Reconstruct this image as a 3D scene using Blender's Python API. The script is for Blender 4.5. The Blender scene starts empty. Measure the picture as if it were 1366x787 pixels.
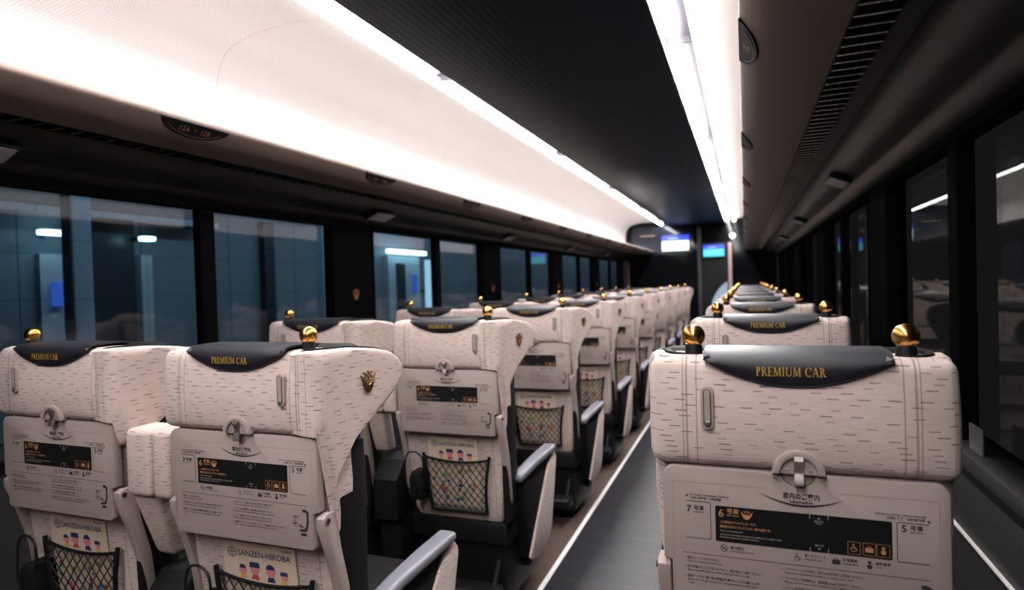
import bpy, bmesh, math, random
from mathutils import Vector, Matrix
random.seed(7)
S = bpy.context.scene
COL = S.collection
PI = math.pi
H = 1.28                      # camera height above the floor
PITCH = 1.02                  # seat pitch
ROW0 = 1.122                  # first row of seats
NROW = 10
XL, XR = -2.06, 0.52          # side walls
YB, YF = -1.6, 11.5           # rear end and front bulkhead
CX = (XL + XR) / 2            # centre line of the car
def mx(x): return 2 * CX - x

# ------------------------------------------------------------------ materials
def nmat(name):
    m = bpy.data.materials.new(name); m.use_nodes = True
    return m, m.node_tree.nodes, m.node_tree.links, m.node_tree.nodes['Principled BSDF']
def simple(name, col, rough=.5, metal=0, coat=0, spec=.5, bump=0, bscale=200, emit=None, es=0):
    m, n, l, p = nmat(name)
    p.inputs['Base Color'].default_value = (*col, 1)
    p.inputs['Roughness'].default_value = rough
    p.inputs['Metallic'].default_value = metal
    p.inputs['Coat Weight'].default_value = coat
    p.inputs['Specular IOR Level'].default_value = spec
    if emit:
        p.inputs['Emission Color'].default_value = (*emit, 1); p.inputs['Emission Strength'].default_value = es
    tc = n.new('ShaderNodeTexCoord'); nz = n.new('ShaderNodeTexNoise')
    nz.inputs['Scale'].default_value = bscale; l.new(tc.outputs['Object'], nz.inputs['Vector'])
    mp = n.new('ShaderNodeMapRange'); l.new(nz.outputs['Fac'], mp.inputs['Value'])
    mp.inputs['To Min'].default_value = max(0.02, rough - .06); mp.inputs['To Max'].default_value = min(1, rough + .06)
    l.new(mp.outputs['Result'], p.inputs['Roughness'])
    if bump:
        b = n.new('ShaderNodeBump'); b.inputs['Strength'].default_value = bump; b.inputs['Distance'].default_value = .002
        l.new(nz.outputs['Fac'], b.inputs['Height']); l.new(b.outputs['Normal'], p.inputs['Normal'])
    return m
def mathn(n, l, op, a, b=None, c=None):
    k = n.new('ShaderNodeMath'); k.operation = op
    for i, v in enumerate((a, b, c)):
        if v is None: continue
        if isinstance(v, (int, float)): k.inputs[i].default_value = v
        else: l.new(v, k.inputs[i])
    return k.outputs[0]
def mixc(n, l, fac, a, b):
    k = n.new('ShaderNodeMix'); k.data_type = 'RGBA'
    for i, v in ((0, fac), (6, a), (7, b)):
        if isinstance(v, (int, float)): k.inputs[i].default_value = v
        elif isinstance(v, tuple): k.inputs[i].default_value = (*v, 1)
        else: l.new(v, k.inputs[i])
    return k.outputs[2]

def fabric_mat(name, seams=(), base=(.60, .485, .44)):
    """pile fabric with short woven dashes in staggered rows, and stitched vertical seams"""
    m, n, l, p = nmat(name)
    M = lambda *a: mathn(n, l, *a)
    tc = n.new('ShaderNodeTexCoord'); sx = n.new('ShaderNodeSeparateXYZ'); l.new(tc.outputs['Object'], sx.inputs[0])
    # along the cloth: x, plus depth so that sides carry the weave too
    xx = M('ADD', sx.outputs['X'], M('MULTIPLY', sx.outputs['Y'], .8)); z = sx.outputs['Z']
    wob = n.new('ShaderNodeTexNoise'); wob.inputs['Scale'].default_value = 9; l.new(tc.outputs['Object'], wob.inputs['Vector'])
    z2 = M('ADD', z, M('MULTIPLY', M('SUBTRACT', wob.outputs['Fac'], .5), .006))
    rv = M('DIVIDE', z2, .0088); row = M('FLOOR', rv); fv = M('FRACT', rv)
    wn = n.new('ShaderNodeTexWhiteNoise'); wn.noise_dimensions = '1D'; l.new(row, wn.inputs['W'])
    uu = M('ADD', M('DIVIDE', xx, .043), M('MULTIPLY', wn.outputs['Value'], 7.0))
    cell = M('FLOOR', uu); fu = M('FRACT', uu)
    cb = n.new('ShaderNodeCombineXYZ'); l.new(cell, cb.inputs[0]); l.new(row, cb.inputs[1])
    w2 = n.new('ShaderNodeTexWhiteNoise'); w2.noise_dimensions = '2D'; l.new(cb.outputs[0], w2.inputs['Vector'])
    ln = M('MULTIPLY_ADD', w2.outputs['Value'], .10, .12)
    inu = M('LESS_THAN', M('ABSOLUTE', M('SUBTRACT', fu, .5)), ln)
    inv = M('LESS_THAN', M('ABSOLUTE', M('SUBTRACT', fv, .5)), .10)
    on = M('GREATER_THAN', w2.outputs['Value'], .32)
    dash = M('MULTIPLY', M('MULTIPLY', inu, inv), on)
    dep = M('MULTIPLY', dash, M('MULTIPLY_ADD', w2.outputs['Value'], .5, .45))
    seam = None
    for s, w in seams:
        k = M('LESS_THAN', M('ABSOLUTE', M('SUBTRACT', sx.outputs['X'], s)), w)
        seam = k if seam is None else M('MAXIMUM', seam, k)
    fine = n.new('ShaderNodeTexNoise'); fine.inputs['Scale'].default_value = 34
    mpv = n.new('ShaderNodeMapping'); mpv.inputs['Scale'].default_value = (1, 1, 5)
    l.new(tc.outputs['Object'], mpv.inputs[0]); l.new(mpv.outputs[0], fine.inputs['Vector'])
    pile = n.new('ShaderNodeTexNoise'); pile.inputs['Scale'].default_value = 700; l.new(tc.outputs['Object'], pile.inputs['Vector'])
    c0 = mixc(n, l, fine.outputs['Fac'], tuple(c * .86 for c in base), tuple(min(1, c * 1.13) for c in base))
    c1 = mixc(n, l, dep, c0, (.16, .12, .11))
    if seam is not None: c1 = mixc(n, l, M('MULTIPLY', seam, .55), c1, (.15, .115, .10))
    l.new(c1, p.inputs['Base Color'])
    hgt = M('SUBTRACT', M('MULTIPLY_ADD', pile.outputs['Fac'], .16, M('MULTIPLY', fine.outputs['Fac'], .25)), M('MULTIPLY', dep, .9))
    if seam is not None: hgt = M('SUBTRACT', hgt, M('MULTIPLY', seam, 1.0))
    b = n.new('ShaderNodeBump'); b.inputs['Strength'].default_value = .55; b.inputs['Distance'].default_value = .003
    l.new(hgt, b.inputs['Height']); l.new(b.outputs['Normal'], p.inputs['Normal'])
    p.inputs['Roughness'].default_value = .95; p.inputs['Specular IOR Level'].default_value = .15
    p.inputs['Sheen Weight'].default_value = .12; p.inputs['Sheen Roughness'].default_value = .5
    return m

def gold_mat():
    m, n, l, p = nmat('brushed_gold')
    p.inputs['Base Color'].default_value = (.78, .40, .10, 1); p.inputs['Metallic'].default_value = 1
    p.inputs['Roughness'].default_value = .25
    p.inputs['Anisotropic'].default_value = .6; p.inputs['Anisotropic Rotation'].default_value = .25
    t = n.new('ShaderNodeTangent'); t.direction_type = 'RADIAL'; t.axis = 'Z'; l.new(t.outputs[0], p.inputs['Tangent'])
    tc = n.new('ShaderNodeTexCoord'); nz = n.new('ShaderNodeTexNoise'); nz.inputs['Scale'].default_value = 90
    l.new(tc.outputs['Object'], nz.inputs['Vector'])
    c = mixc(n, l, nz.outputs['Fac'], (.66, .33, .08), (.86, .46, .13)); l.new(c, p.inputs['Base Color'])
    return m

def glass_mat(name, tint, refl=1.0):
    m, n, l, p = nmat(name); n.remove(p)
    out = n['Material Output']
    tr = n.new('ShaderNodeBsdfTransparent'); tr.inputs[0].default_value = (*tint, 1)
    gl = n.new('ShaderNodeBsdfGlossy'); gl.inputs['Roughness'].default_value = .0; gl.inputs[0].default_value = (1, 1, 1, 1)
    lw = n.new('ShaderNodeLayerWeight'); lw.inputs[0].default_value = .5
    fac = mathn(n, l, 'MULTIPLY_ADD', mathn(n, l, 'POWER', lw.outputs['Facing'], 5.0), .95 * refl, .045 * refl)
    mxs = n.new('ShaderNodeMixShader'); l.new(fac, mxs.inputs[0]); l.new(tr.outputs[0], mxs.inputs[1]); l.new(gl.outputs[0], mxs.inputs[2])
    l.new(mxs.outputs[0], out.inputs[0])
    return m

def emis(name, col, st):
    m, n, l, p = nmat(name)
    p.inputs['Base Color'].default_value = (.01, .01, .01, 1)
    p.inputs['Emission Color'].default_value = (*col, 1); p.inputs['Emission Strength'].default_value = st
    return m

def cove_mat():
    m, n, l, p = nmat('perforated_white_panel')
    M = lambda *a: mathn(n, l, *a)
    uv = n.new('ShaderNodeTexCoord'); sx = n.new('ShaderNodeSeparateXYZ'); l.new(uv.outputs['UV'], sx.inputs[0])
    a = M('DIVIDE', sx.outputs['X'], .014); r = M('DIVIDE', sx.outputs['Y'], .007)
    rr = M('FLOOR', r); odd = M('MULTIPLY', M('MODULO', rr, 2.0), .5)
    fu = M('SUBTRACT', M('FRACT', M('ADD', a, odd)), .5); fv = M('SUBTRACT', M('FRACT', r), .5)
    d = M('ADD', M('POWER', fu, 2.0), M('POWER', M('MULTIPLY', fv, .5), 2.0))
    dot = M('LESS_THAN', d, .034)
    sf = M('FRACT', M('DIVIDE', M('ADD', sx.outputs['X'], -2.0 + 20.4), 2.04))
    seam = M('LESS_THAN', sf, .0017)
    c = mixc(n, l, dot, (.73, .72, .72), (.62, .57, .52))
    c = mixc(n, l, seam, c, (.55, .44, .36))
    l.new(c, p.inputs['Base Color']); p.inputs['Roughness'].default_value = .5
    return m

def aisle_mat():
    m, n, l, p = nmat('aisle_flooring')
    M = lambda *a: mathn(n, l, *a)
    tc = n.new('ShaderNodeTexCoord'); sx = n.new('ShaderNodeSeparateXYZ'); l.new(tc.outputs['Object'], sx.inputs[0])
    y = sx.outputs['Y']; x = sx.outputs['X']
    f = M('FRACT', M('DIVIDE', y, .17)); line = M('LESS_THAN', f, .05)
    f2 = M('FRACT', M('DIVIDE', x, .3)); l2 = M('LESS_THAN', f2, .012)
    nz = n.new('ShaderNodeTexNoise'); nz.inputs['Scale'].default_value = 60; l.new(tc.outputs['Object'], nz.inputs['Vector'])
    c = mixc(n, l, nz.outputs['Fac'], (.009, .0095, .0145), (.016, .0165, .024))
    c = mixc(n, l, line, c, (.050, .034, .030)); c = mixc(n, l, l2, c, (.009, .009, .013))
    l.new(c, p.inputs['Base Color']); p.inputs['Roughness'].default_value = .38
    return m

def wood_mat():
    m, n, l, p = nmat('wood_floor')
    tc = n.new('ShaderNodeTexCoord'); mp = n.new('ShaderNodeMapping'); mp.inputs['Scale'].default_value = (22, 2, 1)
    l.new(tc.outputs['Object'], mp.inputs[0])
    nz = n.new('ShaderNodeTexNoise'); nz.inputs['Scale'].default_value = 5; nz.inputs['Detail'].default_value = 6; l.new(mp.outputs[0], nz.inputs['Vector'])
    c = mixc(n, l, nz.outputs['Fac'], (.055, .036, .029), (.125, .087, .072))
    l.new(c, p.inputs['Base Color']); p.inputs['Roughness'].default_value = .42
    return m

def ribbed(name, col, rough, axis, step, strength=.4, spec=.5):
    m, n, l, p = nmat(name)
    M = lambda *a: mathn(n, l, *a)
    tc = n.new('ShaderNodeTexCoord'); sx = n.new('ShaderNodeSeparateXYZ'); l.new(tc.outputs['Object'], sx.inputs[0])
    w = M('SINE', M('MULTIPLY', sx.outputs[axis], 2 * PI / step))
    b = n.new('ShaderNodeBump'); b.inputs['Strength'].default_value = strength; b.inputs['Distance'].default_value = .002
    l.new(w, b.inputs['Height']); l.new(b.outputs['Normal'], p.inputs['Normal'])
    p.inputs['Base Color'].default_value = (*col, 1); p.inputs['Roughness'].default_value = rough; p.inputs['Specular IOR Level'].default_value = spec
    return m

def concrete(name, a, b_, scale=.8, panel=1.2):
    m, n, l, p = nmat(name)
    M = lambda *q: mathn(n, l, *q)
    tc = n.new('ShaderNodeTexCoord'); nz = n.new('ShaderNodeTexNoise'); nz.inputs['Scale'].default_value = scale; nz.inputs['Detail'].default_value = 5
    l.new(tc.outputs['Object'], nz.inputs['Vector'])
    sx = n.new('ShaderNodeSeparateXYZ'); l.new(tc.outputs['Object'], sx.inputs[0])
    ln = M('LESS_THAN', M('FRACT', M('DIVIDE', sx.outputs['Y'], panel)), .012)
    l2 = M('LESS_THAN', M('FRACT', M('DIVIDE', sx.outputs['Z'], .42)), .012)
    c = mixc(n, l, nz.outputs['Fac'], a, b_); c = mixc(n, l, M('MAXIMUM', ln, l2), c, tuple(q * .5 for q in a))
    l.new(c, p.inputs['Base Color']); p.inputs['Roughness'].default_value = .6
    return m

SEAM_A = [(-.150, .0011), (-.166, .0017), (-.172, .0010), (.150, .0011), (.166, .0017), (.172, .0010)]
FAB = fabric_mat('beige_dash_fabric', SEAM_A)
FABW = fabric_mat('beige_dash_fabric_wing', [(.166, .0017), (.173, .0010), (.1925, .0008)])
FABP = fabric_mat('beige_plain_fabric', [(.165, .0012), (-.2, .0010)], (.56, .45, .408))
GOLD = gold_mat()
EMBL = simple('emblem_gold', (.42, .23, .07), .28, 1)
LETT = simple('gold_lettering', (.72, .42, .08), .4, .35)
LEATH = simple('dark_navy_leather', (.013, .013, .019), .42, 0, 0, .5, .25, 900)
BLK = simple('black_plastic', (.006, .006, .0065), .5, spec=.25)
BLKV = simple('black_vinyl', (.006, .006, .0065), .65, spec=.18)
TBL = simple('warm_grey_table_plastic', (.365, .293, .268), .46, 0, 0, .35, .12, 1500)
TBLD = simple('grey_plastic_recess', (.28, .23, .21), .5)
METAL = simple('satin_metal', (.46, .41, .39), .42, 1)
INK = simple('dark_print', (.022, .022, .026), .6)
INKG = simple('grey_print', (.16, .15, .15), .6)
PANEL = simple('black_print_panel', (.009, .009, .009), .5, spec=.12)
ORNG = simple('orange_print', (.46, .21, .085), .6)
PAD = simple('grey_armrest_pad', (.15, .15, .185), .38, 0, .05)
NETM = simple('black_net_cord', (.012, .011, .011), .8)
PAPER = simple('cream_paper', (.66, .53, .41), .6)
NAVY = simple('navy_print', (.022, .035, .11), .6)
PINK = simple('pink_print', (.62, .22, .24), .6)
REDP = simple('red_print', (.55, .06, .06), .6)
YELP = simple('yellow_print', (.7, .42, .05), .6)
BLUP = simple('blue_print', (.06, .22, .45), .6)
GRNP = simple('green_print', (.16, .32, .10), .6)
COVE = cove_mat()
HOUS = simple('lilac_grey_housing', (.018, .0165, .0225), .4, .0)
TUBE = emis('lamp_tube', (1.0, .955, .95), 44.0)
TUBEB = emis('lamp_tube_soft', (1.0, .965, .965), 8.0)
CEIL = ribbed('dark_ceiling_panel', (.0036, .0058, .0115), .5, 0, .03, .12, .04)
UNDER = simple('rack_underside', (.235, .178, .15), .5, 0, 0, .3)
UNDERD = simple('dark_grey_moulding', (.022, .020, .021), .4, 0, 0, .3)
SLAT = simple('grille_slat', (.60, .58, .56), .25, .9)
LIPM = simple('cream_lip', (.78, .74, .70), .4)
WALLD = simple('black_gloss_wall', (.011, .011, .0115), .4, spec=0)
WALLL = simple('grey_wall_panel', (.035, .034, .036), .5, spec=.15)
FRAMEM = simple('window_post_black', (.011, .011, .0115), .45, spec=0)
NAVYP = simple('navy_gloss_panel', (.010, .014, .026), .04, 0, .0, .5)
BULK = simple('bulkhead_dark', (.004, .004, .0052), .05, 0, .0, .14)
WARMPOST = simple('warm_lit_post', (.30, .15, .10), .4, .3)
JAMB = simple('pink_beige_jamb', (.42, .31, .30), .45)
GLASSL = glass_mat('window_glass', (.84, .88, .90), .5)
GLASSR = glass_mat('window_glass_dark', (.55, .55, .56), .30)
LENS = simple('pale_lamp_lens', (.52, .50, .54), .4)
PWALL = concrete('station_wall', (.10, .135, .165), (.18, .235, .28))
PWALL2 = concrete('station_wall_pale', (.30, .38, .42), (.40, .48, .52), 1.5, .6)
PBEAM = concrete('station_beam', (.16, .14, .135), (.24, .21, .20), 1.0, 3)
PPIL = concrete('station_pillar', (.22, .32, .40), (.32, .44, .52), 2, 9)
PDARK = simple('station_dark_door', (.02, .03, .04), .35)
PLAMP = emis('station_lamp', (.50, .85, 1.0), 2.5)
PSTRP = emis('station_panel_glow', (.35, .62, .80), .45)
PPOST = emis('station_poster_glow', (.03, .10, .50), .35)
DOORG = emis('door_glass_glow', (.30, .40, .50), .26)
DOORG.node_tree.nodes['Principled BSDF'].inputs['Base Color'].default_value = (.12, .16, .2, 1)
SCRB = emis('screen_blue', (.02, .05, .95), .9)
SCRW = emis('screen_white', (.72, .95, 1.0), .95)
SCRC = emis('screen_cyan', (.05, .62, .80), .6)
SCRT = emis('screen_text', (.35, .55, .95), .6)
SPOT = emis('spot_lamp', (1, .95, .85), 3.0)
AISLE = aisle_mat(); WOOD = wood_mat()
STRIP = simple('white_floor_strip', (.80, .78, .76), .35)

# ------------------------------------------------------------------ geometry helpers
def to_mesh(name, bm, mat, angle=40):
    me = bpy.data.meshes.new(name)
    bmesh.ops.recalc_face_normals(bm, faces=bm.faces[:])
    bm.to_mesh(me); bm.free()
    for p in me.polygons: p.use_smooth = len(p.vertices) <= 8
    me.set_sharp_from_angle(angle=math.radians(angle))
    for m in (mat if isinstance(mat, (list, tuple)) else [mat]): me.materials.append(m)
    return me
def put(name, me, parent=None, loc=None, kind=None):
    o = bpy.data.objects.new(name, me); COL.objects.link(o)
    if parent is not None: o.parent = parent
    if loc is not None: o.location = loc
    if kind: o['kind'] = kind
    return o
def empty(name, loc):
    o = bpy.data.objects.new(name, None); COL.objects.link(o); o.location = loc; o.empty_display_size = .1
    return o
def tag(o, label, cat, group=None):
    o['label'] = label; o['category'] = cat
    if group: o['group'] = group
    return o
def merge(dst, src):
    me = bpy.data.meshes.new('tmp'); src.to_mesh(me); src.free(); dst.from_mesh(me); bpy.data.meshes.remove(me)
def rbox(x0, x1, y0, y1, z0, z1, r=0, seg=3, bm=None):
    b = bmesh.new(); bmesh.ops.create_cube(b, size=1)
    for v in b.verts:
        v.co = Vector(((x0 + x1) / 2 + v.co.x * (x1 - x0), (y0 + y1) / 2 + v.co.y * (y1 - y0), (z0 + z1) / 2 + v.co.z * (z1 - z0)))
    if r: bmesh.ops.bevel(b, geom=b.edges[:], offset=r, segments=seg, profile=.5, affect='EDGES')
    if bm is None: return b
    merge(bm, b); return bm
def subdiv(b, n):
    bmesh.ops.subdivide_edges(b, edges=b.edges[:], cuts=n, use_grid_fill=True)
def prism(poly, t0, t1, axis='y', r=0, seg=2, bm=None):
    """outline (a,b) pushed from t0 to t1 along axis. y: (x,z); x: (y,z); z: (x,y)"""
    b = bmesh.new()
    def P(a, c, t): return {'y': (a, t, c), 'x': (t, a, c), 'z': (a, c, t)}[axis]
    lo = [b.verts.new(P(a, c, t0)) for a, c in poly]; hi = [b.verts.new(P(a, c, t1)) for a, c in poly]
    n = len(poly); f0 = b.faces.new(lo); f1 = b.faces.new(hi[::-1])
    for i in range(n): b.faces.new((lo[i], hi[i], hi[(i + 1) % n], lo[(i + 1) % n]))
    bmesh.ops.recalc_face_normals(b, faces=b.faces[:])
    if r:
        es = [e for e in b.edges if (e in f0.edges or e in f1.edges)]
        bmesh.ops.bevel(b, geom=es, offset=r, segments=seg, profile=.5, affect='EDGES')
    if bm is None: return b
    merge(bm, b); return bm
def flat(poly, y, bm=None):
    """flat outline (x,z) facing -y at depth y"""
    b = bm or bmesh.new()
    b.faces.new([b.verts.new((a, y, c)) for a, c in poly])
    return b
def rrect(x0, x1, z0, z1, r, n=5):
    pts = []
    for cx, cz, a0 in ((x1 - r, z1 - r, 0), (x0 + r, z1 - r, 90), (x0 + r, z0 + r, 180), (x1 - r, z0 + r, 270)):
        for i in range(n + 1):
            a = math.radians(a0 + 90 * i / n); pts.append((cx + r * math.cos(a), cz + r * math.sin(a)))
    return pts
def circ(cx, cz, r, n=20, a0=0, a1=360):
    m = n if a1 - a0 >= 360 else n + 1
    return [(cx + r * math.cos(math.radians(a0 + (a1 - a0) * i / n)), cz + r * math.sin(math.radians(a0 + (a1 - a0) * i / n))) for i in range(m)]
def bar(p, q, w, y, bm):
    (ax, az), (bx, bz) = p, q; dx, dz = bx - ax, bz - az; L = math.hypot(dx, dz) or 1; nx, nz = -dz / L * w / 2, dx / L * w / 2
    return flat([(ax + nx, az + nz), (ax - nx, az - nz), (bx - nx, bz - nz), (bx + nx, bz + nz)], y, bm)
def ring(cx, cz, r, w, y, bm, a0=0, a1=360, n=24, sx=1):
    pts = [(math.radians(a0 + (a1 - a0) * i / n)) for i in range(n + 1)]
    for i in range(n):
        q = [(cx + sx * rr * math.cos(a), cz + rr * math.sin(a)) for rr, a in ((r, pts[i]), (r, pts[i + 1]), (r - w, pts[i + 1]), (r - w, pts[i]))]
        flat(q, y, bm)
    return bm
def tube(path, r, n=8, bm=None, closed=False):
    b = bm or bmesh.new(); P = [Vector(p) for p in path]; rings = []
    up = Vector((.123, .31, .94)).normalized()
    for i, p in enumerate(P):
        d = (P[(i + 1) % len(P)] - P[i - 1]) if closed else (P[min(i + 1, len(P) - 1)] - P[max(i - 1, 0)])
        d.normalize(); a = d.cross(up).normalized(); c = d.cross(a)
        rr = r[i] if isinstance(r, (list, tuple)) else r
        rings.append([b.verts.new(p + rr * (math.cos(2 * PI * k / n) * a + math.sin(2 * PI * k / n) * c)) for k in range(n)])
    m = len(rings)
    for i in range(m if closed else m - 1):
        A, B = rings[i], rings[(i + 1) % m]
        for k in range(n): b.faces.new((A[k], A[(k + 1) % n], B[(k + 1) % n], B[k]))
    if not closed: b.faces.new(rings[0]); b.faces.new(rings[-1][::-1])
    return b
def lathe(prof, c, n=24, bm=None):
    """prof: (radius, z) about the vertical axis through c"""
    b = bm or bmesh.new(); rs = []
    for r, z in prof:
        if r < 1e-6: rs.append([b.verts.new((c[0], c[1], c[2] + z))])
        else: rs.append([b.verts.new((c[0] + r * math.cos(2 * PI * k / n), c[1] + r * math.sin(2 * PI * k / n), c[2] + z)) for k in range(n)])
    for A, B in zip(rs, rs[1:]):
        for k in range(n):
            f = [A[k % len(A)], A[(k + 1) % len(A)], B[(k + 1) % len(B)], B[k % len(B)]]
            f = list(dict.fromkeys(f))
            if len(f) > 2: b.faces.new(f)
    if len(rs[0]) > 1: b.faces.new(rs[0])
    if len(rs[-1]) > 1: b.faces.new(rs[-1])
    return b
def sweep(prof, y0, y1, close=False, bm=None, cuts=1, uv=False):
    """open profile (x,z) swept along y (a sheet)"""
    b = bm or bmesh.new(); rows = []
    ys = [y0 + (y1 - y0) * i / cuts for i in range(cuts + 1)]
    for y in ys: rows.append([b.verts.new((x, y, z)) for x, z in prof])
    lay = b.loops.layers.uv.verify() if uv else None
    arc = [0]
    for (a, c), (d, e) in zip(prof, prof[1:]): arc.append(arc[-1] + math.hypot(d - a, e - c))
    n = len(prof)
    for j in range(cuts):
        for i in range(n if close else n - 1):
            k = (i + 1) % n
            f = b.faces.new((rows[j][i], rows[j][k], rows[j + 1][k], rows[j + 1][i]))
            if lay:
                for lp, (yy, aa) in zip(f.loops, ((ys[j], arc[i]), (ys[j], arc[k]), (ys[j + 1], arc[k]), (ys[j + 1], arc[i]))): lp[lay].uv = (yy, aa)
    return b
def smoothpath(pts, n=4):
    out = []
    for i in range(len(pts) - 1):
        p0, p1, p2, p3 = pts[max(i - 1, 0)], pts[i], pts[i + 1], pts[min(i + 2, len(pts) - 1)]
        for k in range(n):
            t = k / n
            out.append(tuple(.5 * (2 * b + (c - a) * t + (2 * a - 5 * b + 4 * c - d) * t * t + (3 * b - a - 3 * c + d) * t ** 3) for a, b, c, d in zip(p0, p1, p2, p3)))
    out.append(tuple(pts[-1])); return out

# text -----------------------------------------------------------------
def text_bm(bm, body, size, x, z, y, align='LEFT', bold=.018, width=None, mtx=None):
    c = bpy.data.curves.new('t', 'FONT'); c.body = body; c.size = size; c.align_x = align; c.offset = bold * size; c.resolution_u = 2
    o = bpy.data.objects.new('t', c); COL.objects.link(o)
    dg = bpy.context.evaluated_depsgraph_get(); dg.update()
    me = bpy.data.meshes.new_from_object(o.evaluated_get(dg))
    xs = [v.co.x for v in me.vertices] or [0, 1]
    k = 1
    if width: k = width / max(1e-6, max(xs) - min(xs))
    for v in me.vertices:
        q = Vector((v.co.x * k, 0, v.co.y))
        v.co = (mtx @ Vector((x + q.x, y, z + q.z))) if mtx else Vector((x + q.x, y, z + q.z))
    bm.from_mesh(me)
    bpy.data.objects.remove(o); bpy.data.curves.remove(c); bpy.data.meshes.remove(me)
    return bm
SER = .045
def serif_word(bm, word, x, z, h, width, y):
    """roman capitals with serifs"""
    adv = {'P': .62, 'R': .74, 'E': .62, 'M': 1.02, 'I': .36, 'U': .86, 'C': .80, 'A': .84, ' ': .34}
    tot = sum(adv[c] + .1 for c in word) - .1; k = width / (tot * h)
    cx = x
    def T(a, c): return (cx + a * h * k, z + c * h)
    def poly(pts): flat([T(a, c) for a, c in pts], y, bm)
    def st(x0, w=.14, top=True, bot=True):
        poly([(x0, 0), (x0 + w, 0), (x0 + w, 1), (x0, 1)])
        if bot: poly([(x0 - .09, 0), (x0 + w + .09, 0), (x0 + w + .09, .05), (x0 - .09, .05)])
        if top: poly([(x0 - .09, .95), (x0 + w + .09, .95), (x0 + w + .09, 1), (x0 - .09, 1)])
    def bowl(xc, zc, rx, rz, wx, wz, a0, a1, n=10):
        for i in range(n):
            q = []
            for a, s in ((a0 + (a1 - a0) * i / n, 1), (a0 + (a1 - a0) * (i + 1) / n, 1), (a0 + (a1 - a0) * (i + 1) / n, 0), (a0 + (a1 - a0) * i / n, 0)):
                a = math.radians(a); q.append((xc + (rx - (0 if s else wx)) * math.cos(a), zc + (rz - (0 if s else wz)) * math.sin(a)))
            poly(q)
    def dg(a, b_, w): poly([(a[0] - w / 2, a[1]), (a[0] + w / 2, a[1]), (b_[0] + w / 2, b_[1]), (b_[0] - w / 2, b_[1])])
    for c in word:
        if c in 'PR':
            st(.10); bowl(.24, .73, .34, .27, .14, .06, -90, 90)
            if c == 'R': dg((.70, 0), (.36, .50), .15); poly([(.60, 0), (.84, 0), (.84, .05), (.60, .05)])
        elif c == 'E':
            st(.10); poly([(.1, .94), (.58, .94), (.58, 1), (.1, 1)]); poly([(.1, 0), (.60, 0), (.60, .06), (.1, .06)]); poly([(.2, .48), (.48, .48), (.48, .54), (.2, .54)])
            poly([(.54, .80), (.58, .80), (.58, 1), (.54, 1)]); poly([(.56, 0), (.60, 0), (.62, .2), (.58, .2)]); poly([(.45, .40), (.48, .40), (.48, .62), (.45, .62)])
        elif c == 'M':
            dg((.12, 0), (.18, 1), .07); dg((.90, 0), (.86, 1), .14); dg((.50, .04), (.20, 1), .13); dg((.50, .04), (.84, 1), .07)
            for a in (.12, .90): poly([(a - .13, 0), (a + .13, 0), (a + .13, .05), (a - .13, .05)])
        elif c == 'I': st(.12)
        elif c == 'U':
            poly([(.10, .3), (.24, .3), (.24, 1), (.10, 1)]); poly([(.70, .3), (.77, .3), (.77, 1), (.70, 1)])
            bowl(.435, .32, .335, .34, .10, .09, 180, 360)
            poly([(.01, .95), (.33, .95), (.33, 1), (.01, 1)]); poly([(.61, .95), (.87, .95), (.87, 1), (.61, 1)])
        elif c == 'C':
            bowl(.46, .5, .42, .52, .14, .06, 45, 315, 18); poly([(.70, .66), (.76, .66), (.78, .92), (.72, .92)])
        elif c == 'A':
            dg((.12, 0), (.42, 1), .07); dg((.74, 0), (.42, 1), .15); poly([(.2, .33), (.6, .33), (.6, .39), (.2, .39)])
            for a in (.12, .74): poly([(a - .14, 0), (a + .14, 0), (a + .14, .05), (a - .14, .05)])
        cx += (adv[c] + .1) * h * k
    return bm

def emblem_polys(cx, cz, s, small=False):
    """winged cup with beads rising out of it: list of outlines"""
    P = lambda a, c: (cx + a * s, cz + c * s)
    half = [(1, .66), (.76, .12), (.62, -.45), (.36, -.90), (.13, -1.02)]
    inner = [(.74, .40), (.52, .02), (.30, -.24), (0, -.34)]
    if small:
        half = [(1, .60), (.80, -.05), (.55, -.55), (.30, -.80), (.1, -.86)]; inner = [(.62, .16), (.40, -.02), (.22, .06), (0, -.04)]
    out = [[P(*q) for q in half] + [P(-a, c) for a, c in half[::-1]] + [P(-a, c) for a, c in inner[:-1]] + [P(0, inner[-1][1])] + [P(*q) for q in inner[:-1][::-1]]]
    beads = ((-.42, .50), (0, .62), (.42, .50), (-.2, .34), (.2, .34)) if small else ((0, -.13), (-.2, .12), (.2, .12), (-.43, .40), (.43, .40), (0, .36), (-.2, .62), (.2, .62), (-.48, .78), (.48, .78), (0, .86))
    for a, c in beads:
        out.append([P(a + .115 * math.cos(t * PI / 4), c + .115 * math.sin(t * PI / 4)) for t in range(8)])
    return out

# ------------------------------------------------------------------ shared seat meshes
def shell_y(z): return -.016 + .05 * max(0, .95 - z) / .55       # back face of the lower back

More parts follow.
